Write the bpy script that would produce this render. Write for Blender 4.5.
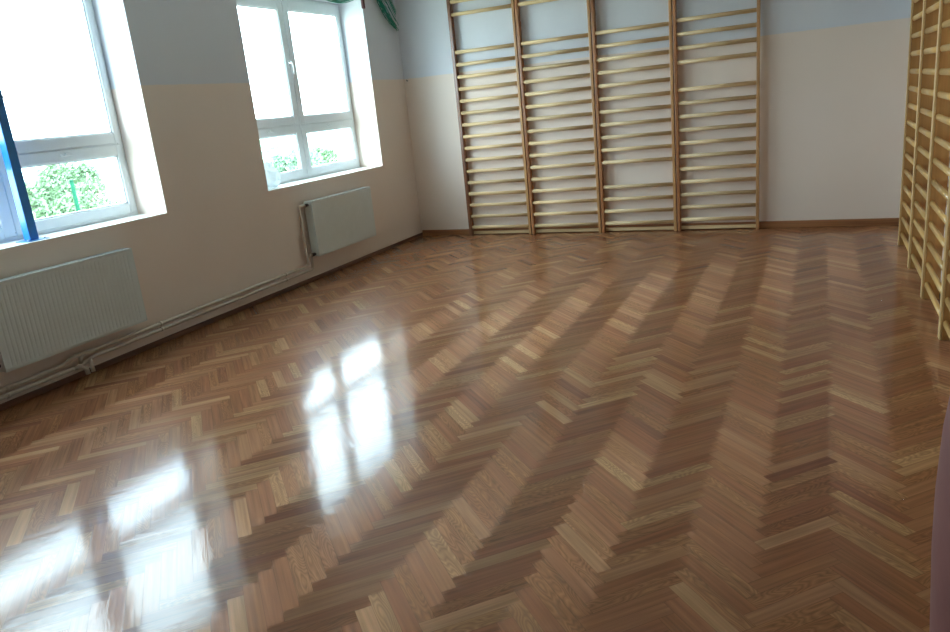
import bpy, bmesh, math, random
from mathutils import Vector, Matrix, noise

random.seed(7)
for o in list(bpy.data.objects):
    bpy.data.objects.remove(o)
S = bpy.context.scene
COL = S.collection
PI = math.pi

# ------------------------------------------------------------------ camera
cam_d = bpy.data.cameras.new('camera')
cam = bpy.data.objects.new('camera', cam_d)
COL.objects.link(cam)
fwd = Vector((-0.41246, 0.870137, -0.2697)); rgt = Vector((0.91065, 0.401741, -0.09654)); up = Vector((-0.024346, 0.285421, 0.958093))
cam.matrix_world = Matrix((
    (rgt.x, up.x, -fwd.x, 5.0607), (rgt.y, up.y, -fwd.y, -9.2135),
    (rgt.z, up.z, -fwd.z, 1.6919), (0, 0, 0, 1)))
cam_d.sensor_width = 36.0
cam_d.lens = 36.0 * 750.82 / 950.0
cam_d.clip_start = 0.05; cam_d.clip_end = 2000
S.camera = cam

# ------------------------------------------------------------------ world: bright overcast sky
SKY = 21.0
w = bpy.data.worlds.new('overcast_sky'); S.world = w; w.use_nodes = True
nt = w.node_tree; nt.nodes.clear()
out = nt.nodes.new('ShaderNodeOutputWorld'); bg = nt.nodes.new('ShaderNodeBackground')
tc = nt.nodes.new('ShaderNodeTexCoord'); nz = nt.nodes.new('ShaderNodeTexNoise'); cr = nt.nodes.new('ShaderNodeValToRGB')
nz.inputs['Scale'].default_value = 2.5; nz.inputs['Detail'].default_value = 3
cr.color_ramp.elements[0].position = 0.3; cr.color_ramp.elements[0].color = (0.60, 0.79, 1.0, 1)
cr.color_ramp.elements[1].position = 0.7; cr.color_ramp.elements[1].color = (0.80, 0.925, 1.0, 1)
nt.links.new(tc.outputs['Generated'], nz.inputs['Vector']); nt.links.new(nz.outputs['Fac'], cr.inputs['Fac'])
nt.links.new(cr.outputs['Color'], bg.inputs['Color']); bg.inputs['Strength'].default_value = SKY
nt.links.new(bg.outputs['Background'], out.inputs['Surface'])

# ------------------------------------------------------------------ exposure and sampling
S.view_settings.view_transform = 'Standard'
S.view_settings.look = 'None'
S.view_settings.gamma = 1.0
S.view_settings.use_curve_mapping = False
S.view_settings.exposure = 0.0
cy = S.cycles
cy.use_denoising = True
cy.max_bounces = 10; cy.diffuse_bounces = 7; cy.glossy_bounces = 4
cy.transparent_max_bounces = 8; cy.transmission_bounces = 4
cy.sample_clamp_indirect = 12.0
cy.caustics_reflective = False; cy.caustics_refractive = False

# ------------------------------------------------------------------ helpers
def lin(r, g, b):
    f = lambda c: (c/255/12.92) if c/255 <= 0.04045 else ((c/255+0.055)/1.055)**2.4
    return (f(r), f(g), f(b), 1)

def mat(name, col, rough=0.6, spec=0.5, metal=0.0, var=0.06, scale=8.0, bump=0.0, bscale=60.0, coat=0.0):
    m = bpy.data.materials.new(name); m.use_nodes = True
    t = m.node_tree; b = t.nodes['Principled BSDF']
    b.inputs['Roughness'].default_value = rough; b.inputs['Metallic'].default_value = metal
    b.inputs['Specular IOR Level'].default_value = spec; b.inputs['Coat Weight'].default_value = coat
    tc = t.nodes.new('ShaderNodeTexCoord'); n = t.nodes.new('ShaderNodeTexNoise'); n.inputs['Scale'].default_value = scale
    t.links.new(tc.outputs['Object'], n.inputs['Vector'])
    r = t.nodes.new('ShaderNodeValToRGB')
    c0 = tuple(min(1, c*(1-var)) for c in col[:3]) + (1,); c1 = tuple(min(1, c*(1+var)) for c in col[:3]) + (1,)
    r.color_ramp.elements[0].color = c0; r.color_ramp.elements[1].color = c1
    r.color_ramp.elements[0].position = 0.3; r.color_ramp.elements[1].position = 0.7
    t.links.new(n.outputs['Fac'], r.inputs['Fac']); t.links.new(r.outputs['Color'], b.inputs['Base Color'])
    if bump:
        n2 = t.nodes.new('ShaderNodeTexNoise'); n2.inputs['Scale'].default_value = bscale; n2.inputs['Detail'].default_value = 4
        t.links.new(tc.outputs['Object'], n2.inputs['Vector'])
        bp = t.nodes.new('ShaderNodeBump'); bp.inputs['Strength'].default_value = bump; bp.inputs['Distance'].default_value = 0.003
        t.links.new(n2.outputs['Fac'], bp.inputs['Height']); t.links.new(bp.outputs['Normal'], b.inputs['Normal'])
    return m

def wood(name, c_dark, c_light, axis=2, rough=0.35, coat=0.3):
    """varnished wood, grain running along the given object axis"""
    m = bpy.data.materials.new(name); m.use_nodes = True
    t = m.node_tree; b = t.nodes['Principled BSDF']
    tc = t.nodes.new('ShaderNodeTexCoord'); mp = t.nodes.new('ShaderNodeMapping')
    oi = t.nodes.new('ShaderNodeObjectInfo'); va = t.nodes.new('ShaderNodeVectorMath'); va.operation = 'ADD'
    sc = [38, 38, 38]; sc[axis] = 1.6
    mp.inputs['Scale'].default_value = sc
    vm = t.nodes.new('ShaderNodeMath'); vm.operation = 'MULTIPLY'; vm.inputs[1].default_value = 37.0
    t.links.new(oi.outputs['Random'], vm.inputs[0])
    t.links.new(tc.outputs['Object'], mp.inputs['Vector']); t.links.new(mp.outputs['Vector'], va.inputs[0]); t.links.new(vm.outputs[0], va.inputs[1])
    n = t.nodes.new('ShaderNodeTexNoise'); n.inputs['Scale'].default_value = 1.0; n.inputs['Detail'].default_value = 4
    t.links.new(va.outputs[0], n.inputs['Vector'])
    r = t.nodes.new('ShaderNodeValToRGB')
    r.color_ramp.elements[0].color = c_dark; r.color_ramp.elements[1].color = c_light
    r.color_ramp.elements[0].position = 0.3; r.color_ramp.elements[1].position = 0.65
    t.links.new(n.outputs['Fac'], r.inputs['Fac'])
    h = t.nodes.new('ShaderNodeHueSaturation')
    mr = t.nodes.new('ShaderNodeMapRange'); mr.inputs['To Min'].default_value = 0.82; mr.inputs['To Max'].default_value = 1.12
    t.links.new(oi.outputs['Random'], mr.inputs['Value']); t.links.new(mr.outputs['Result'], h.inputs['Value'])
    t.links.new(r.outputs['Color'], h.inputs['Color']); t.links.new(h.outputs['Color'], b.inputs['Base Color'])
    b.inputs['Roughness'].default_value = rough; b.inputs['Coat Weight'].default_value = coat; b.inputs['Coat Roughness'].default_value = 0.15
    return m

def add_box(bm, x0, x1, y0, y1, z0, z1, mi=0, bev=0.0, seg=2):
    r = bmesh.ops.create_cube(bm, size=1.0)
    vs = r['verts']
    for v in vs:
        v.co = Vector(((x0+x1)/2 + v.co.x*(x1-x0), (y0+y1)/2 + v.co.y*(y1-y0), (z0+z1)/2 + v.co.z*(z1-z0)))
    fs = {f for v in vs for f in v.link_faces}
    for f in fs: f.material_index = mi
    if bev > 0:
        es = {e for v in vs for e in v.link_edges}
        q = bmesh.ops.bevel(bm, geom=list(es), offset=bev, segments=seg, affect='EDGES', profile=0.5)
        for f in q['faces']: f.material_index = mi

def add_tube(bm, pts, r, n=10, caps=True, rx=None, mi=0):
    """tube through points; rx gives a second radius for oval sections"""
    pts = [Vector(p) for p in pts]; rings = []
    ref = None
    for i, p in enumerate(pts):
        if i == 0: d = pts[1]-pts[0]
        elif i == len(pts)-1: d = pts[-1]-pts[-2]
        else: d = (pts[i+1]-p).normalized() + (p-pts[i-1]).normalized()
        d.normalize()
        if ref is None:
            ref = Vector((0, 0, 1)) if abs(d.z) < 0.9 else Vector((1, 0, 0))
        a = d.cross(ref).normalized(); b = a.cross(d).normalized(); ref = b
        ri = r[i] if isinstance(r, (list, tuple)) else r
        rb = rx if rx is not None else ri
        rings.append([bm.verts.new(p + a*ri*math.cos(2*PI*k/n) + b*rb*math.sin(2*PI*k/n)) for k in range(n)])
    for A, B in zip(rings, rings[1:]):
        for k in range(n):
            f = bm.faces.new((A[k], A[(k+1) % n], B[(k+1) % n], B[k])); f.smooth = True; f.material_index = mi
    if caps:
        for R in (rings[0], rings[-1]):
            try: f = bm.faces.new(R); f.material_index = mi
            except ValueError: pass

def add_lathe(bm, prof, c=(0, 0, 0), n=32, mi=0):
    rings = []
    for r, z in prof:
        rings.append([bm.verts.new((c[0]+r*math.cos(2*PI*k/n), c[1]+r*math.sin(2*PI*k/n), c[2]+z)) for k in range(n)])
    for A, B in zip(rings, rings[1:]):
        for k in range(n):
            f = bm.faces.new((A[k], A[(k+1) % n], B[(k+1) % n], B[k])); f.smooth = True; f.material_index = mi
    for R in (rings[0], rings[-1]):
        bm.faces.new(R).material_index = mi

def obj(name, bm, mats, parent=None, loc=None, smooth=False):
    bmesh.ops.recalc_face_normals(bm, faces=bm.faces)
    me = bpy.data.meshes.new(name); bm.to_mesh(me); bm.free()
    if not isinstance(mats, (list, tuple)): mats = [mats]
    for m in mats: me.materials.append(m)
    if smooth:
        for p in me.polygons: p.use_smooth = True
    o = bpy.data.objects.new(name, me); COL.objects.link(o)
    if loc is not None: o.location = loc
    if parent is not None: o.parent = parent
    return o

def thing(name, label, cat, loc=(0, 0, 0), group=None, kind=None):
    o = bpy.data.objects.new(name, None); COL.objects.link(o)
    o.location = loc; o.empty_display_size = 0.1
    tag(o, label, cat, group, kind)
    return o

def tag(o, label=None, cat=None, group=None, kind=None):
    if label: o['label'] = label
    if cat: o['category'] = cat
    if group: o['group'] = group
    if kind: o['kind'] = kind
    return o

NB = bmesh.new

# ------------------------------------------------------------------ materials
ZP = 2.107
def wall_mat():
    m = bpy.data.materials.new('two_tone_wall_paint'); m.use_nodes = True
    t = m.node_tree; b = t.nodes['Principled BSDF']
    g = t.nodes.new('ShaderNodeNewGeometry'); sx = t.nodes.new('ShaderNodeSeparateXYZ')
    t.links.new(g.outputs['Position'], sx.inputs[0])
    n0 = t.nodes.new('ShaderNodeTexNoise'); n0.inputs['Scale'].default_value = 6
    t.links.new(g.outputs['Position'], n0.inputs['Vector'])
    ma = t.nodes.new('ShaderNodeMath'); ma.operation = 'MULTIPLY_ADD'; ma.inputs[1].default_value = 0.012
    t.links.new(n0.outputs['Fac'], ma.inputs[0]); t.links.new(sx.outputs['Z'], ma.inputs[2])
    gt = t.nodes.new('ShaderNodeMath'); gt.operation = 'GREATER_THAN'; gt.inputs[1].default_value = ZP+0.006
    t.links.new(ma.outputs[0], gt.inputs[0])
    mx = t.nodes.new('ShaderNodeMix'); mx.data_type = 'RGBA'
    mx.inputs[6].default_value = lin(231, 214, 201); mx.inputs[7].default_value = lin(214, 215, 221)
    t.links.new(gt.outputs[0], mx.inputs[0])
    n1 = t.nodes.new('ShaderNodeTexNoise'); n1.inputs['Scale'].default_value = 1.3; n1.inputs['Detail'].default_value = 5
    t.links.new(g.outputs['Position'], n1.inputs['Vector'])
    mr = t.nodes.new('ShaderNodeMapRange'); mr.inputs['To Min'].default_value = 0.95; mr.inputs['To Max'].default_value = 1.04
    t.links.new(n1.outputs['Fac'], mr.inputs['Value'])
    h = t.nodes.new('ShaderNodeHueSaturation'); t.links.new(mr.outputs['Result'], h.inputs['Value']); t.links.new(mx.outputs[2], h.inputs['Color'])
    t.links.new(h.outputs['Color'], b.inputs['Base Color'])
    b.inputs['Roughness'].default_value = 0.55
    n2 = t.nodes.new('ShaderNodeTexNoise'); n2.inputs['Scale'].default_value = 90; n2.inputs['Detail'].default_value = 3
    t.links.new(g.outputs['Position'], n2.inputs['Vector'])
    bp = t.nodes.new('ShaderNodeBump'); bp.inputs['Strength'].default_value = 0.25; bp.inputs['Distance'].default_value = 0.002
    t.links.new(n2.outputs['Fac'], bp.inputs['Height']); t.links.new(bp.outputs['Normal'], b.inputs['Normal'])
    return m
M_WALL = wall_mat()
M_CEIL = mat('ceiling_paint', lin(225, 228, 230), 0.9, var=0.02)
M_PVC = mat('white_window_plastic', lin(226, 232, 236), 0.35, var=0.02)
M_SEAL = mat('dark_window_seal', lin(90, 98, 104), 0.7)
M_SILL = mat('white_sill', lin(232, 234, 232), 0.3, var=0.02)
M_RAD = mat('radiator_enamel', lin(214, 219, 216), 0.35, var=0.02)
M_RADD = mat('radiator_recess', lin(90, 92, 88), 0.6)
M_PIPE = mat('painted_pipe', lin(205, 192, 178), 0.35, var=0.05)
M_DARKPL = mat('dark_valve_plastic', lin(40, 40, 44), 0.5)
M_BLUE = mat('blue_enamel_steel', lin(22, 122, 196), 0.35, var=0.06, coat=0.3)
M_BLUEL = mat('blue_enamel_steel_face', lin(20, 112, 190), 0.35, var=0.06, coat=0.3)
M_STEEL = mat('bolt_steel', lin(190, 190, 195), 0.3, metal=0.9)
M_NET = mat('green_cord', lin(20, 140, 112), 0.6, var=0.25, scale=30)
M_BROWNP = mat('dark_red_brown_paint', lin(88, 38, 40), 0.5)
M_BAG = mat('white_bag_film', lin(240, 244, 246), 0.4, var=0.02)
_t = M_BAG.node_tree; _tr = _t.nodes.new('ShaderNodeBsdfTranslucent'); _mx = _t.nodes.new('ShaderNodeMixShader'); _mx.inputs[0].default_value = 0.3
_tr.inputs['Color'].default_value = (0.9, 0.95, 0.96, 1)
_t.links.new(_t.nodes['Principled BSDF'].outputs[0], _mx.inputs[1]); _t.links.new(_tr.outputs[0], _mx.inputs[2]); _t.links.new(_mx.outputs[0], _t.nodes['Material Output'].inputs['Surface'])
M_MAUVE = mat('mauve_vinyl', lin(134, 86, 80), 0.6, var=0.08, scale=5, bump=0.3, bscale=40)
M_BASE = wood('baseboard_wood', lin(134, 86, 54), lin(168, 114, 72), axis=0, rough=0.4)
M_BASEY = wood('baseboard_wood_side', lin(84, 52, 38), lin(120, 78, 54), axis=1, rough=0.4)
M_RUNG = wood('pine_rung', lin(200, 168, 122), lin(226, 198, 154), axis=0, rough=0.5, coat=0.05)
M_RUNGY = wood('pine_rung_side', lin(205, 158, 92), lin(228, 186, 118), axis=1)
M_UP_D = wood('brown_upright_wood', lin(118, 72, 46), lin(146, 94, 62))
M_UP_L = wood('honey_upright_wood', lin(176, 126, 80), lin(205, 156, 104))
M_UP_B = wood('red_brown_upright_wood', lin(150, 96, 60), lin(178, 122, 80))
M_UP_O = wood('orange_upright_wood', lin(182, 132, 72), lin(202, 150, 86))
M_EDGE = wood('pale_edge_wood', lin(226, 184, 122), lin(240, 204, 146))

def glass_mat():
    m = bpy.data.materials.new('clear_pane_glass'); m.use_nodes = True
    t = m.node_tree; t.nodes.clear()
    o = t.nodes.new('ShaderNodeOutputMaterial'); mx = t.nodes.new('ShaderNodeMixShader')
    tr = t.nodes.new('ShaderNodeBsdfTransparent'); gl = t.nodes.new('ShaderNodeBsdfGlossy'); lw = t.nodes.new('ShaderNodeLayerWeight'); fr = t.nodes.new('ShaderNodeMath'); p5 = t.nodes.new('ShaderNodeMath')
    p5.operation = 'POWER'; p5.inputs[1].default_value = 5.0; fr.operation = 'MULTIPLY_ADD'; fr.inputs[1].default_value = 0.9; fr.inputs[2].default_value = 0.04
    lw.inputs['Blend'].default_value = 0.5; t.links.new(lw.outputs['Facing'], p5.inputs[0]); t.links.new(p5.outputs[0], fr.inputs[0])
    tr.inputs['Color'].default_value = (0.93, 0.97, 0.95, 1); gl.inputs['Roughness'].default_value = 0.02
    t.links.new(fr.outputs[0], mx.inputs[0]); t.links.new(tr.outputs[0], mx.inputs[1]); t.links.new(gl.outputs[0], mx.inputs[2])
    t.links.new(mx.outputs[0], o.inputs['Surface'])
    return m
M_GLASS = glass_mat()

def floor_mat():
    m = bpy.data.materials.new('varnished_herringbone_oak'); m.use_nodes = True
    t = m.node_tree; t.nodes.clear(); N = t.nodes.new; L = t.links.new
    def math_(op, a=None, b=None, va=None, vb=None, clamp=False):
        n = N('ShaderNodeMath'); n.operation = op; n.use_clamp = clamp
        if a is not None: L(a, n.inputs[0])
        if b is not None: L(b, n.inputs[1])
        if va is not None: n.inputs[0].default_value = va
        if vb is not None: n.inputs[1].default_value = vb
        return n.outputs[0]
    ug = N('ShaderNodeUVMap'); ug.uv_map = 'grain'
    ul = N('ShaderNodeUVMap'); ul.uv_map = 'local'
    ur = N('ShaderNodeUVMap'); ur.uv_map = 'rand'
    sr = N('ShaderNodeSeparateXYZ'); L(ur.outputs[0], sr.inputs[0])
    r1, r2 = sr.outputs[0], sr.outputs[1]
    # long streaks
    mp = N('ShaderNodeMapping'); mp.inputs['Scale'].default_value = (2.2, 55, 1); L(ug.outputs[0], mp.inputs['Vector'])
    n1 = N('ShaderNodeTexNoise'); n1.inputs['Scale'].default_value = 1; n1.inputs['Detail'].default_value = 4; L(mp.outputs[0], n1.inputs['Vector'])
    # cathedral figure
    mp2 = N('ShaderNodeMapping'); mp2.inputs['Scale'].default_value = (2.6, 13, 1); L(ug.outputs[0], mp2.inputs['Vector'])
    n2 = N('ShaderNodeTexNoise'); n2.inputs['Scale'].default_value = 1; n2.inputs['Detail'].default_value = 1.5; L(mp2.outputs[0], n2.inputs['Vector'])
    rings = math_('FRACT', math_('MULTIPLY', n2.outputs['Fac'], vb=22.0))
    ring = math_('ABSOLUTE', math_('SUBTRACT', rings, vb=0.5))            # 0..0.5
    # stave tone
    cr = N('ShaderNodeValToRGB'); e = cr.color_ramp.elements
    e[0].position = 0.0; e[0].color = lin(134, 82, 54)
    e[1].position = 1.0; e[1].color = lin(184, 136, 94)
    for p, c in ((0.05, lin(146, 92, 59)), (0.4, lin(153, 100, 65)), (0.7, lin(159, 107, 71)), (0.92, lin(170, 121, 83))):
        k = e.new(p); k.color = c
    L(r1, cr.inputs['Fac'])
    hs = N('ShaderNodeHueSaturation'); L(cr.outputs['Color'], hs.inputs['Color'])
    mh = N('ShaderNodeMapRange'); mh.inputs['To Min'].default_value = 0.496; mh.inputs['To Max'].default_value = 0.504; L(r2, mh.inputs['Value']); L(mh.outputs[0], hs.inputs['Hue'])
    v = math_('MULTIPLY_ADD', n1.outputs['Fac'], vb=1.2); v.node.inputs[2].default_value = 0.4
    amp = math_('MULTIPLY', math_('GREATER_THAN', r2, vb=0.6), vb=0.85)
    v2 = math_('MULTIPLY_ADD', math_('SUBTRACT', ring, vb=0.25), amp); v2.node.inputs[2].default_value = 1.0
    vv = math_('MULTIPLY', v, v2); L(vv, hs.inputs['Value'])
    # joints
    sl = N('ShaderNodeSeparateXYZ'); L(ul.outputs[0], sl.inputs[0])
    du = math_('MINIMUM', sl.outputs[0], math_('SUBTRACT', None, sl.outputs[0], va=LS))
    dv = math_('MINIMUM', sl.outputs[1], math_('SUBTRACT', None, sl.outputs[1], va=WS))
    dj = math_('MINIMUM', du, dv)
    jr = N('ShaderNodeMapRange'); jr.inputs['From Min'].default_value = 0.0002; jr.inputs['From Max'].default_value = 0.0016
    jr.inputs['To Min'].default_value = 0.6; L(dj, jr.inputs['Value'])
    col = N('ShaderNodeVectorMath'); col.operation = 'SCALE'; L(hs.outputs['Color'], col.inputs[0]); L(jr.outputs[0], col.inputs['Scale'])
    # wavy varnish film following the grain
    geo = N('ShaderNodeNewGeometry')
    n3 = N('ShaderNodeTexNoise'); n3.inputs['Scale'].default_value = 3.5; n3.inputs['Detail'].default_value = 3; L(geo.outputs['Position'], n3.inputs['Vector'])
    hh = math_('MULTIPLY_ADD', ring, vb=0.25); L(math_('MULTIPLY_ADD', n1.outputs['Fac'], vb=0.2), hh.node.inputs[2])
    h2 = math_('MULTIPLY_ADD', n3.outputs['Fac'], vb=2.0); L(hh, h2.node.inputs[2])
    h3 = math_('MULTIPLY_ADD', jr.outputs[0], vb=0.25); L(h2, h3.node.inputs[2])
    bp = N('ShaderNodeBump'); bp.inputs['Strength'].default_value = 0.35; bp.inputs['Distance'].default_value = 0.0012; L(h3, bp.inputs['Height'])
    tg = N('ShaderNodeTangent'); tg.direction_type = 'UV_MAP'; tg.uv_map = 'grain'
    df = N('ShaderNodeBsdfDiffuse'); L(col.outputs[0], df.inputs['Color'])
    mxc = N('ShaderNodeMix'); mxc.data_type = 'RGBA'; mxc.inputs[0].default_value = 0.1; mxc.inputs[7].default_value = (0.62, 0.5, 0.4, 1); L(col.outputs[0], mxc.inputs[6])
    an = N('ShaderNodeBsdfAnisotropic'); L(mxc.outputs[2], an.inputs['Color']); an.inputs['Roughness'].default_value = 0.58
    an.inputs['Anisotropy'].default_value = FIB_A; L(tg.outputs[0], an.inputs['Tangent'])
    m1 = N('ShaderNodeMixShader'); m1.inputs[0].default_value = FIB
    L(df.outputs[0], m1.inputs[1]); L(an.outputs[0], m1.inputs[2])
    gl = N('ShaderNodeBsdfAnisotropic'); gl.inputs['Roughness'].default_value = 0.09; L(bp.outputs[0], gl.inputs['Normal'])
    g2 = N('ShaderNodeBsdfAnisotropic'); g2.inputs['Roughness'].default_value = 0.27; L(bp.outputs[0], g2.inputs['Normal'])
    gm = N('ShaderNodeMixShader'); gm.inputs[0].default_value = 0.36; L(gl.outputs[0], gm.inputs[1]); L(g2.outputs[0], gm.inputs[2]); gl = gm
    fr = N('ShaderNodeFresnel'); fr.inputs['IOR'].default_value = 1.5; L(bp.outputs[0], fr.inputs['Normal'])
    m2 = N('ShaderNodeMixShader'); L(fr.outputs[0], m2.inputs[0]); L(m1.outputs[0], m2.inputs[1]); L(gl.outputs[0], m2.inputs[2])
    o = N('ShaderNodeOutputMaterial'); L(m2.outputs[0], o.inputs['Surface'])
    return m
FIB, FIB_A = 0.26, 0.8

# ------------------------------------------------------------------ the room
RW, RY, RH = 5.905, -11.4, 3.45          # width, rear wall, ceiling height
WS, LS = 0.0621, 0.3627                  # one parquet stave
def build_floor():
    bm = NB()
    ug = bm.loops.layers.uv.new('grain'); ul = bm.loops.layers.uv.new('local'); ur = bm.loops.layers.uv.new('rand')
    P = LS/math.sqrt(2); p = WS*math.sqrt(2)
    ax, ay = 5.126, -6.21
    s2 = math.sqrt(0.5)
    for c in range(-24, 6):
        k2, odd = divmod(c, 2)
        ox = ax + k2*2*P; oy = ay
        if odd: ox += P; oy -= P; d = Vector((s2, s2)); n = Vector((s2, -s2))
        else: d = Vector((s2, -s2)); n = Vector((s2, s2))
        if ox > RW+0.05 or ox+P+0.05 < -0.02: continue
        i0 = int((RY-0.5-oy)/p); i1 = int((0.6-oy)/p)
        for i in range(i0, i1):
            A = Vector((ox, oy+i*p))
            q = [A, A+d*LS, A+d*LS+n*WS, A+n*WS]
            if max(v.y for v in q) < RY or min(v.y for v in q) > 0: continue
            loc = [(0, 0), (LS, 0), (LS, WS), (0, WS)]
            f = bm.faces.new([bm.verts.new((v.x, v.y, 0)) for v in q])
            gx, gy, ra, rb = random.random()*90, random.random()*90, random.random(), random.random()
            fl = random.random() < 0.5
            for lp, (a, b) in zip(f.loops, loc):
                lp[ug].uv = (gx+(LS-a if fl else a), gy+b); lp[ul].uv = (a, b); lp[ur].uv = (ra, rb)
    for co, no in (((0, 0, 0), (-1, 0, 0)), ((RW, 0, 0), (1, 0, 0)), ((0, 0, 0), (0, 1, 0)), ((0, RY, 0), (0, -1, 0))):
        bmesh.ops.bisect_plane(bm, geom=bm.verts[:]+bm.edges[:]+bm.faces[:], plane_co=co, plane_no=no, clear_outer=True)
    for f in bm.faces:
        f.normal_update()
        if f.normal.z < 0: f.normal_flip()
    me = bpy.data.meshes.new('floor'); bm.to_mesh(me); bm.free(); me.materials.append(floor_mat())
    o = bpy.data.objects.new('floor', me); COL.objects.link(o)
    tag(o, kind='structure')
build_floor()

WIN = [(-3.09, -0.82), (-6.71, -4.44)]     # window openings in the left wall
WZ0, WZ1, WT = 1.056, 3.03, 0.46
bm = NB()                                                    # one closed shell with two openings
ys = sorted([0.25, RY] + [v for ab in WIN for v in ab]); zs = [-0.3, WZ0, WZ1, RH+0.1]
solid = lambda i, k: 0 <= i < len(ys)-1 and 0 <= k < 3 and not (k == 1 and i % 2 == 1)
vc = {}
def gv(x, i, k):
    if (x, i, k) not in vc: vc[(x, i, k)] = bm.verts.new((x, ys[i], zs[k]))
    return vc[(x, i, k)]
for i in range(len(ys)-1):
    for k in range(3):
        if not solid(i, k): continue
        for x in (0, -WT): bm.faces.new([gv(x, i, k), gv(x, i+1, k), gv(x, i+1, k+1), gv(x, i, k+1)])
        for (di, dk, a, b) in ((-1, 0, (i, k), (i, k+1)), (1, 0, (i+1, k), (i+1, k+1)), (0, -1, (i, k), (i+1, k)), (0, 1, (i, k+1), (i+1, k+1))):
            if not solid(i+di, k+dk): bm.faces.new([gv(0, *a), gv(0, *b), gv(-WT, *b), gv(-WT, *a)])
tag(obj('wall_left', bm, M_WALL), kind='structure')
bm = NB(); add_box(bm, 0, RW, 0, 0.25, -0.3, RH+0.1); tag(obj('wall_back', bm, M_WALL), kind='structure')
bm = NB(); add_box(bm, RW, RW+0.25, RY, 0.25, -0.3, RH+0.1); tag(obj('wall_right', bm, M_WALL), kind='structure')
bm = NB(); add_box(bm, -WT, RW+0.25, RY-0.25, RY, -0.3, RH+0.1); tag(obj('wall_front', bm, M_WALL), kind='structure')
bm = NB(); add_box(bm, 0, RW, RY, 0, RH, RH+0.1); tag(obj('ceiling', bm, M_CEIL), kind='structure')

def baseboard(name, m, x0, x1, y0, y1, h):
    bm = NB(); add_box(bm, x0, x1, y0, y1, 0, h, bev=0.006)
    tag(obj(name, bm, m), kind='structure')
baseboard('baseboard_back', M_BASE, 0.02, RW, -0.02, 0, 0.078)
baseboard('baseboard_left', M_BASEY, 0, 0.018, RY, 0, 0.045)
baseboard('baseboard_right', M_BASEY, RW-0.018, RW, RY, -0.02, 0.062)

# ------------------------------------------------------------------ windows
def window(n, ya, yb):
    """ya < yb; casements in front of a fixed frame, four panes"""
    fx = -0.324
    W = thing('window_%d' % n, None, None, (0, 0, 0), kind='structure')
    bm = NB()
    fw = 0.055; x0, x1 = fx-0.07, fx-0.012
    zt0, zt1 = 1.62, 1.71; cm = (ya+yb)/2; za, zb = WZ0, WZ1
    add_box(bm, x0, x1, ya, ya+fw, za, zb, bev=0.004); add_box(bm, x0, x1, yb-fw, yb, za, zb, bev=0.004)
    add_box(bm, x0, x1, ya+fw, yb-fw, za, za+fw, bev=0.004); add_box(bm, x0, x1, ya+fw, yb-fw, zb-fw, zb, bev=0.004)
    add_box(bm, x0, x1, ya+fw, yb-fw, zt0, zt1, bev=0.004)
    add_box(bm, x0, x1, cm-0.045, cm+0.045, za+fw, zt0, bev=0.004); add_box(bm, x0, x1, cm-0.045, cm+0.045, zt1, zb-fw, bev=0.004)
    obj('window_frame', bm, M_PVC, W)
    for (a, b) in ((ya+0.03, cm-0.006), (cm+0.006, yb-0.03)):
        for (c, d) in ((za+0.03, 1.662), (1.672, zb-0.03)):
            sw = 0.082 if True else 0
            g0, g1, h0, h1 = a+0.055 if a < cm-0.1 and a < ya+0.1 else a+0.088, b-0.088 if b < cm+0.1 and b > cm-0.1 else b-0.055, c+sw, d-(0.09)
            if d < 1.7: h1 = 1.573
            else: h0 = 1.757; h1 = zb-0.135
            bm = NB(); X0, X1 = fx-0.052, fx
            add_box(bm, X0, X1, a, g0, c, d, bev=0.005); add_box(bm, X0, X1, g1, b, c, d, bev=0.005)
            add_box(bm, X0, X1, g0, g1, c, h0, bev=0.005); add_box(bm, X0, X1, g0, g1, h1, d, bev=0.005)
            # glazing bead
            for q in ((g0, g0+0.012, h0, h1), (g1-0.012, g1, h0, h1), (g0, g1, h0, h0+0.012), (g0, g1, h1-0.012, h1)):
                add_box(bm, X0+0.014, X1-0.014, *q)
            s = obj('sash', bm, M_PVC, W)
            bm = NB(); add_box(bm, fx-0.034, fx-0.028, g0, g1, h0, h1); obj('pane', bm, M_GLASS, s)
            bm = NB()   # hairline rubber seal behind the sash edge
            for q in ((a-0.004, a, c, d), (b, b+0.004, c, d), (a, b, c-0.004, c), (a, b, d, d+0.004)): add_box(bm, fx-0.02, fx-0.0125, *q)
            obj('seal', bm, M_SEAL, s)
            if d > 1.7 and a < cm-0.1:
                hy = cm-0.045; bm = NB()
                add_box(bm, fx, fx+0.012, hy-0.014, hy+0.014, 2.28, 2.36, bev=0.004)
                add_tube(bm, [(fx+0.01, hy, 2.335), (fx+0.045, hy, 2.335)], 0.009, 8)
                add_tube(bm, [(fx+0.045, hy-0.006, 2.34), (fx+0.05, hy+0.01, 2.315), (fx+0.048, hy+0.016, 2.215)], 0.0095, 8)
                obj('handle', bm, M_PVC, s)
            if d < 1.7:
                ly = (a+b)/2; bm = NB()
                add_box(bm, fx, fx+0.016, ly-0.05, ly+0.05, 1.612, 1.628, bev=0.004); add_box(bm, fx+0.004, fx+0.022, ly-0.012, ly+0.03, 1.618, 1.64, bev=0.003)
                obj('latch', bm, M_PVC, s)
    bm = NB(); add_box(bm, fx-0.012, -0.001, ya+0.002, yb-0.002, WZ0-0.03, WZ0+0.004, bev=0.0015)
    obj('window_sill', bm, M_SILL, W)
for i, (a, b) in enumerate(WIN): window([2, 1][i], a, b)

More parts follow.
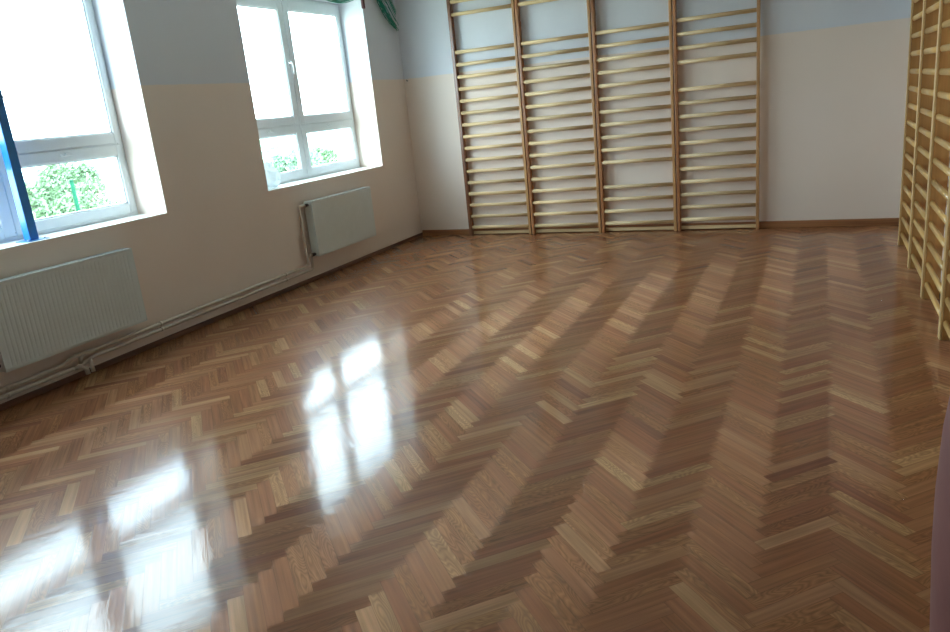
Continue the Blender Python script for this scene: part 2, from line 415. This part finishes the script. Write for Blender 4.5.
# daylight portals: sampling guides for the sky light that enters through the openings (they emit nothing)
for a, b in WIN:
    l = bpy.data.lights.new('window_daylight', 'AREA'); l.shape = 'RECTANGLE'; l.size = b-a; l.size_y = WZ1-WZ0; l.cycles.is_portal = True
    o = bpy.data.objects.new('window_daylight', l); COL.objects.link(o)
    o.location = (-0.47, (a+b)/2, (WZ0+WZ1)/2); o.rotation_euler = (PI/2, 0, -PI/2)

# ------------------------------------------------------------------ radiators
def radiator(y0, y1, z0, h, label, rd):
    t = thing('radiator', label, 'radiator', (0, (y0+y1)/2, z0), group='panel radiators under the windows')
    cy_ = (y0+y1)/2; a, b = y0-cy_, y1-cy_
    # ribbed front panel
    bm = NB(); pitch = 0.0333; n = int((b-a-0.05)/pitch); m0 = (b-a-n*pitch)/2
    prof = [(a, 0.128)]
    for i in range(n):
        u = a+m0+i*pitch
        prof += [(u+0.003, 0.128), (u+0.009, 0.128-rd), (u+0.0145, 0.128-rd), (u+0.0205, 0.128)]
    prof += [(b, 0.128)]
    zs = [0.0, 0.02, 0.045, h-0.045, h-0.02, h-0.006]
    rows = []
    for k, z in enumerate(zs):
        row = []
        for (u, x) in prof:
            xx = 0.128 if k in (1, 4) else x
            if k in (0, 5): xx = 0.124
            row.append(bm.verts.new((xx, u, z)))
        rows.append(row)
    for A, B in zip(rows, rows[1:]):
        for k in range(len(prof)-1): bm.faces.new((A[k], A[k+1], B[k+1], B[k]))
    bb = [bm.verts.new((0.112, prof[k][0], zs[j])) for j in (0, -1) for k in (0, -1)]
    bm.faces.new([bb[0], bb[1], bb[3], bb[2]])
    bm.faces.new([rows[i][0] for i in range(6)] + [bb[2], bb[0]])
    bm.faces.new([rows[i][-1] for i in range(6)] + [bb[3], bb[1]])
    bm.faces.new(rows[0] + [bb[1], bb[0]]); bm.faces.new(rows[-1] + [bb[3], bb[2]])
    obj('front_panel', bm, M_RAD, t)
    bm = NB(); add_box(bm, 0.035, 0.05, a+0.004, b-0.004, 0.004, h-0.01, bev=0.003); obj('rear_panel', bm, M_RAD, t)
    bm = NB()
    for i in range(int((b-a-0.04)/0.025)):
        add_box(bm, 0.0505, 0.1115, a+0.02+i*0.025, a+0.0215+i*0.025, 0.03, h-0.03)
    obj('convector_fins', bm, M_RADD, t)
    bm = NB()
    for x0, x1 in ((0.03, 0.042), (0.118, 0.13)): add_box(bm, x0, x1, a, b, h-0.006, h)
    k = int((b-a)/0.02)
    for i in range(k+1):
        u = a + i*(b-a-0.006)/k
        add_box(bm, 0.042, 0.118, u, u+0.006, h-0.006, h)
    obj('top_grille', bm, M_RAD, t)
    for u in (a-0.001, b-0.003):
        bm = NB(); add_box(bm, 0.032, 0.13, u, u+0.004, 0.005, h-0.001, bev=0.0015); obj('side_panel', bm, M_RAD, t)
    for u in (a+0.15, b-0.17):
        bm = NB(); add_box(bm, 0.001, 0.0345, u, u+0.03, 0.05, h-0.05); obj('bracket', bm, M_RADD, t)
    return t
r1 = radiator(-6.20, -4.99, 0.27, 0.60, 'long ribbed white panel radiator under the nearer window, cut by the left edge', 0.004)
r2 = radiator(-2.59, -1.39, 0.27, 0.60, 'white panel radiator under the far window, beside the vertical heating pipe', 0.0015)
# valves
def valve(t, y, z, s):
    bm = NB()
    add_tube(bm, [(0.08, y, z), (0.08, y+s*0.05, z)], 0.014, 12)
    add_tube(bm, [(0.08, y+s*0.02, z), (0.08, y+s*0.055, z)], 0.019, 12)
    obj('valve', bm, M_DARKPL, t)
valve(r2, -0.602, 0.03, -1)
valve(r1, -0.607, 0.05, -1)
valve(r2, -0.602, 0.565, -1)

# heating pipes: flow on top, return below
def pipe(name, pts, label, r=0.016):
    t = thing(name, label, 'pipe', (0, pts[0][1], 0), group=None)
    bm = NB(); o0 = Vector((0, pts[0][1], 0))
    sm = []
    P_ = [Vector(p) for p in pts]
    for i, p in enumerate(P_):
        if 0 < i < len(P_)-1:
            a = (P_[i-1]-p); b = (P_[i+1]-p); ra = min(0.035, a.length*0.45, b.length*0.45)
            A = p+a.normalized()*ra; B = p+b.normalized()*ra
            for k in range(5):
                u = k/4; sm.append(A*(1-u)**2 + p*2*u*(1-u) + B*u*u)
        else: sm.append(p)
    add_tube(bm, [q-o0 for q in sm], r, 12)
    obj('pipe_run', bm, M_PIPE, t)
    return t, o0
fp, o1 = pipe('heating_pipe', [(0.05, -10.9, 0.135), (0.05, -5.74, 0.150), (0.075, -5.66, 0.19), (0.075, -5.55, 0.19), (0.05, -5.45, 0.178), (0.05, -2.70, 0.196), (0.05, -2.70, 0.835), (0.08, -2.645, 0.835)],
     'upper beige heating pipe low on the left wall, rising beside the far radiator')
rp, o2 = pipe('heating_pipe', [(0.05, -10.9, 0.085), (0.05, -5.70, 0.098), (0.05, -5.60, 0.098), (0.05, -5.50, 0.13), (0.05, -5.40, 0.132), (0.05, -2.635, 0.142), (0.05, -2.635, 0.298), (0.08, -2.635, 0.30)],
     'lower beige heating pipe just above the floor along the left wall')
def at_(o0, pts): return [Vector(p)-o0 for p in pts]
bm = NB()
add_tube(bm, at_(o2, [(0.05, -5.66, 0.098), (0.075, -5.62, 0.10), (0.10, -5.60, 0.075), (0.105, -5.60, 0.035)]), 0.017, 10)
add_tube(bm, at_(o2, [(0.05, -5.52, 0.12), (0.085, -5.54, 0.11), (0.105, -5.555, 0.08), (0.108, -5.555, 0.04)]), 0.015, 10)
add_tube(bm, at_(o2, [(0.05, -5.60, 0.12), (0.075, -5.60, 0.185)]), 0.017, 10)
obj('drain_fitting', bm, M_PIPE, rp)
for (t, o0, zz) in ((fp, o1, (0.1455, 0.1835, 0.193)), (rp, o2, (0.0935, 0.135, 0.1405))):
    for y, z in zip((-6.18, -4.80, -3.1), zz):
        bm = NB(); add_tube(bm, at_(o0, [(0.05, y-0.012, z), (0.05, y+0.012, z)]), 0.019, 12)
        add_tube(bm, at_(o0, [(0.001, y, z), (0.034, y, z)]), 0.006, 8)
        obj('pipe_clip', bm, M_PIPE, t)

# ------------------------------------------------------------------ wall bars
def rung_mesh(length, m, axis):
    bm = NB()
    if axis == 0: add_tube(bm, [(0.002, 0, 0), (length-0.002, 0, 0)], 0.016, 14, rx=0.0225)
    else: add_tube(bm, [(0, 0.002, 0), (0, length-0.002, 0)], 0.016, 14, rx=0.0225)
    me = bpy.data.meshes.new('rung'); bmesh.ops.recalc_face_normals(bm, faces=bm.faces); bm.to_mesh(me); bm.free(); me.materials.append(m)
    return me
BH = 3.06
def upright(parent, x, y, wx, dy, m, name='upright'):
    bm = NB(); add_box(bm, x, x+wx, y, y+dy, 0, BH, bev=0.004); return obj(name, bm, m, parent)
def back_bars(x0, x1, zk, missing, ml, mr_, label):
    t = thing('wall_bars', label, 'wall bars', (x0, 0, 0), group='wall bar sections on the back wall')
    L = x1-x0; uw = 0.036
    upright(t, 0.005, -0.10, uw-0.003+(0.01 if ml is M_UP_D else 0), 0.078, ml); upright(t, L-uw-0.002, -0.10, uw-0.003, 0.078, mr_)
    me = rung_mesh(L-2*uw+0.014, M_RUNG, 0)
    for k in range(20):
        if k in missing: continue
        r = bpy.data.objects.new('rung', me); COL.objects.link(r); r.parent = t
        r.location = (uw-0.007, -0.074, zk+0.1493*k)
    for z in (0.75, 2.55):
        for xx in (0.004, L-uw):
            bm = NB(); add_box(bm, xx, xx+0.03, -0.0215, -0.001, z, z+0.06); obj('wall_bracket', bm, M_DARKPL, t)
    # bottom rail
    bm = NB(); add_box(bm, uw+0.002, L-uw-0.002, -0.045, -0.0225, 0.012, 0.05, bev=0.003); obj('bottom_rail', bm, M_RUNG, t)
    return t
back_bars(0.775, 1.672, 0.108, {16, 17}, M_UP_D, M_UP_L, 'wall bars nearest the window corner, dark brown outer upright, two high rungs missing')
back_bars(1.674, 2.602, 0.108, {16, 17}, M_UP_B, M_UP_L, 'second wall bars section from the window corner, two high rungs missing')
back_bars(2.604, 3.528, 0.114, {4, 16, 17}, M_UP_B, M_UP_L, 'third wall bars section from the window corner, one low rung missing')
back_bars(3.530, 4.452, 0.134, {11, 16, 17}, M_UP_B, M_UP_L, 'wall bars section next to the bare wall, one rung missing at head height')

def side_bars(y0, y1, label):
    t = thing('wall_bars', label, 'wall bars', (RW, y0, 0), group='wall bar sections on the right wall')
    L = y1-y0; uw = 0.032
    for v in (0.002, L-uw-0.002):
        u = upright(t, -0.120, v, 0.100, uw, M_UP_O)
        bm = NB(); add_box(bm, -0.135, -0.1205, v, v+uw, 0, BH, bev=0.003); obj('front_strip', bm, M_EDGE, u)
    me = rung_mesh(L-2*uw+0.014, M_RUNGY, 1)
    for k in range(20):
        r = bpy.data.objects.new('rung', me); COL.objects.link(r); r.parent = t
        r.location = (-0.105, uw-0.007, 0.108+0.1493*k)
    for z in (0.75, 2.55):
        for v in (0.004, L-uw):
            bm = NB(); add_box(bm, -0.0195, -0.001, v, v+0.027, z, z+0.06); obj('wall_bracket', bm, M_UP_O, t)
    return t
Y = [-1.06, -2.03, -3.0, -3.97, -4.94]
for i, lb in enumerate(['farthest wall bars section on the right wall, nearest the back corner', 'second farthest wall bars section on the right wall',
                        'third farthest wall bars section on the right wall, white wall glimpsed through it', 'nearest visible wall bars section on the right wall, cut by the photo edge']):
    side_bars(Y[i+1]+0.001, Y[i]-0.001, lb)

# ------------------------------------------------------------------ blue steel post on the sill
t = thing('steel_post', 'bright blue square steel post bolted to the nearer window sill', 'post', (-0.115, -5.615, WZ0+0.004))
bm = NB(); H = WZ1-WZ0-0.012
add_box(bm, -0.035, 0.035, -0.035, 0.035, 0.006, H-0.006, bev=0.005); obj('column', bm, M_BLUE, t)
bm = NB(); add_box(bm, -0.06, 0.08, -0.085, 0.085, 0.0, 0.006, bev=0.002); obj('base_plate', bm, M_BLUE, t)
bm = NB(); add_box(bm, -0.06, 0.08, -0.085, 0.085, H-0.006, H, bev=0.002); obj('top_plate', bm, M_BLUE, t)
for z in (0.12, 0.52, 0.62, 1.0, 1.4, 1.8):
    bm = NB(); add_tube(bm, [(0.015, 0.035, z), (0.015, 0.047, z)], 0.009, 6); obj('bolt', bm, M_STEEL, t)
for y in (-0.065, 0.065):
    bm = NB(); add_tube(bm, [(0.055, y, 0.006), (0.055, y, 0.014)], 0.009, 6); obj('bolt', bm, M_STEEL, t)

# ------------------------------------------------------------------ crumpled bag on the far sill
bm = NB()
bmesh.ops.create_icosphere(bm, subdivisions=4, radius=1.0)
for v in bm.verts:
    p = v.co.copy(); h = (p.z+1)/2
    rr = 1.0 - 0.45*h + 0.12*math.sin(p.x*5+p.y*4)*h
    v.co = Vector((p.x*0.085*rr, p.y*0.20*rr - 0.03*h, h*0.27))
    nn = noise.noise(p*2.6)*0.035 + noise.noise(p*7)*0.012
    v.co += Vector((p.x, p.y, 0)).normalized()*nn if (abs(p.x)+abs(p.y)) > 0.01 else Vector()
    if v.co.z < 0.012: v.co.z = 0
for f in bm.faces: f.smooth = True
b = obj('plastic_bag', bm, M_BAG, loc=(-0.17, -2.83, WZ0+0.004))
tag(b, 'crumpled white bag standing at the left end of the far window sill', 'bag')

# ------------------------------------------------------------------ gathered green net above the far window
def bez(p0, p1, p2, p3, n=22):
    r = []
    for i in range(n+1):
        u = i/n; r.append(p0*(1-u)**3 + p1*3*u*(1-u)**2 + p2*3*u*u*(1-u) + p3*u**3)
    return r
bm = NB(); V = Vector; rnd = random.Random(3)
for i in range(20):                                             # swag over the opening
    d = rnd.gauss(0, 0.022); e = rnd.gauss(0, 0.022)
    pts = bez(V((0.05, -2.35, 3.26+d)), V((0.07+e, -1.75, 2.875+d)), V((0.07+e, -1.15, 2.915+d)), V((0.05, -0.66, 3.26+d*0.5)), 20)
    add_tube(bm, pts, 0.0045, 5)
for i in range(22):                                             # tail falling towards the corner
    d = rnd.gauss(0, 0.028); e = rnd.gauss(0, 0.022); s = rnd.random()
    pts = bez(V((0.05, -0.66+d*0.5, 3.26)), V((0.06+e, -0.50+d, 3.03+e)), V((0.06+e, -0.40+d*1.6, 2.86+d)), V((0.05+e*0.5, -0.10-0.08*s+d, 2.70+0.09*s)), 16)
    pts = [q+V((rnd.gauss(0,0.004), rnd.gauss(0,0.006), rnd.gauss(0,0.004))) for q in pts]
    add_tube(bm, pts, 0.0035, 5)
for i in range(14):                                             # loose strands
    d = rnd.random()
    pts = bez(V((0.05, -0.60+0.3*d, 3.26)), V((0.06, -0.42+0.25*d, 3.05)), V((0.05, -0.3+0.2*d, 2.95)), V((0.05, -0.15+0.07*d, 2.76+0.2*d)), 12)
    add_tube(bm, pts, 0.003, 4)
add_tube(bm, [(0.001, -0.66, 3.25), (0.06, -0.66, 3.25)], 0.01, 8); add_tube(bm, [(0.001, -2.35, 3.25), (0.06, -2.35, 3.25)], 0.01, 8)
n_ = obj('net', bm, M_NET); tag(n_, 'gathered green cord net hanging above the far window towards the corner', 'net')
bm = NB(); add_box(bm, 0.001, 0.03, -0.845, -0.80, 2.93, 3.2, bev=0.004)
b = obj('wooden_batten', bm, M_BROWNP); tag(b, 'short dark red-brown batten beside the top of the far window', 'batten')
bm = NB(); add_tube(bm, [(0.055, 0.0, 2.08), (0.055, -0.022, 2.08), (0.055, -0.026, 2.095)], 0.006, 8)
b = obj('wall_hook', bm, M_DARKPL); tag(b, 'tiny dark hook on the back wall near the window corner', 'hook')

# ------------------------------------------------------------------ rolled mat at the right edge
bm = NB()
add_lathe(bm, [(0.205, 0), (0.222, 0.02), (0.232, 0.3), (0.242, 0.55), (0.243, 0.70), (0.237, 0.86), (0.222, 1.0), (0.17, 1.07), (0.03, 1.085)], n=48)
m_ = obj('padded_roll', bm, M_MAUVE, loc=(5.576, -7.34, 0)); tag(m_, 'standing mauve padded roll at the lower right edge of the photo', 'padded roll')

# ------------------------------------------------------------------ outside
GZ = -4.2
M_GROUND = mat('pale_dry_ground', lin(196, 196, 180), 0.9, var=0.12, scale=0.2)
M_LEAF = mat('leaf_green', lin(92, 118, 84), 0.6, var=0.35, scale=1.3)
M_LEAF2 = mat('leaf_blue_green', lin(108, 138, 112), 0.6, var=0.2, scale=1.0)
M_TRUNK = mat('bark', lin(92, 78, 62), 0.9, var=0.2)
M_POST = mat('green_fence_post', lin(20, 72, 52), 0.9, spec=0.1)
bm = NB(); add_box(bm, -400, 6, -150, 400, GZ-0.3, GZ); tag(obj('ground', bm, M_GROUND), kind='structure')

def tree(x, y, h, r, label, m, seed, n=2600, spray=0.09):
    rn = random.Random(seed)
    t = thing('tree', label, 'tree', (x, y, GZ), group='trees outside the windows')
    bm = NB(); th = h-2*r*0.85
    add_tube(bm, [(0, 0, 0), (0.05, 0.03, th*0.5), (0.02, 0.0, th), (0.05, 0, h-r*0.8)], [0.16, 0.13, 0.1, 0.04], 8)
    for i in range(7):
        a = rn.random()*2*PI; z = th*0.85+rn.random()*r*0.6
        add_tube(bm, [(0.02, 0, z), (math.cos(a)*r*0.4, math.sin(a)*r*0.4, z+r*0.35), (math.cos(a)*r*0.75, math.sin(a)*r*0.75, z+r*0.8)], [0.06, 0.04, 0.015], 6)
    obj('trunk', bm, M_TRUNK, t)
    bm = NB(); blobs = []
    for i in range(16):
        a = rn.random()*2*PI; u = rn.uniform(-0.8, 0.9); q = math.sqrt(max(0, 1-u*u))*rn.uniform(0.35, 0.8)
        blobs.append((V((math.cos(a)*q*r, math.sin(a)*q*r, h-r*0.9+u*r*0.7)), r*rn.uniform(0.25, 0.42)))
    for i in range(n):
        c, br = rn.choice(blobs)
        d = V((rn.gauss(0, 1), rn.gauss(0, 1), rn.gauss(0, 1))).normalized()
        p = c + d*br*rn.uniform(0.6, 1.05)
        nrm = V((rn.gauss(0, 1), rn.gauss(0, 1), rn.gauss(0.5, 1))).normalized()
        ta = nrm.orthogonal().normalized(); tb = nrm.cross(ta)
        s = spray*rn.uniform(0.7, 1.5)
        bm.faces.new([bm.verts.new(p+ta*s*0.5), bm.verts.new(p+tb*s*0.35+nrm*s*0.08), bm.verts.new(p-ta*s*0.6), bm.verts.new(p-tb*s*0.35+nrm*s*0.08)])
    obj('foliage', bm, m, t)
def along(px, py, X):
    d = fwd + rgt*((px-475)/750.82) - up*((py-316)/750.82)
    k = (X-5.0607)/d.x
    return V((5.0607, -9.2135, 1.6919)) + d*k
for (px, top, X, r, lb, mm, sd) in [
        (48, 172, -16, 1.35, 'leafy green tree seen in the lower pane beside the blue post', M_LEAF, 1),
        (74, 162, -19, 1.9, 'taller bushy tree behind the green fence post', M_LEAF, 2),
        (8, 178, -12, 1.1, 'leafy tree seen left of the blue post', M_LEAF, 3),
        (289, 146, -15, 1.3, 'loose green tree in the lower left pane of the far window', M_LEAF2, 4),
        (312, 146, -17, 1.3, 'rounded green tree in the lower right pane of the far window', M_LEAF, 5),
        (262, 136, -30, 2.2, 'distant blue-green tree at the left of the far window', M_LEAF2, 6)]:
    p = along(px, top, X)
    tree(p.x, p.y, p.z-GZ, r, lb, mm, sd, n=8500 if X > -25 else 4000, spray=0.11)
p = along(71, 181, -12)
t = thing('fence_post', 'thin bright green fence post standing outside the nearer window', 'post', (p.x, p.y, GZ))
bm = NB(); add_tube(bm, [(0, 0, 0), (0.01, 0.0, p.z-GZ)], 0.045, 10); obj('shaft', bm, M_POST, t)
bm = NB(); add_tube(bm, [(0.01, 0, p.z-GZ), (0.01, 0, p.z-GZ+0.03)], [0.055, 0.03], 10); obj('cap', bm, M_POST, t)
# far wooded hills
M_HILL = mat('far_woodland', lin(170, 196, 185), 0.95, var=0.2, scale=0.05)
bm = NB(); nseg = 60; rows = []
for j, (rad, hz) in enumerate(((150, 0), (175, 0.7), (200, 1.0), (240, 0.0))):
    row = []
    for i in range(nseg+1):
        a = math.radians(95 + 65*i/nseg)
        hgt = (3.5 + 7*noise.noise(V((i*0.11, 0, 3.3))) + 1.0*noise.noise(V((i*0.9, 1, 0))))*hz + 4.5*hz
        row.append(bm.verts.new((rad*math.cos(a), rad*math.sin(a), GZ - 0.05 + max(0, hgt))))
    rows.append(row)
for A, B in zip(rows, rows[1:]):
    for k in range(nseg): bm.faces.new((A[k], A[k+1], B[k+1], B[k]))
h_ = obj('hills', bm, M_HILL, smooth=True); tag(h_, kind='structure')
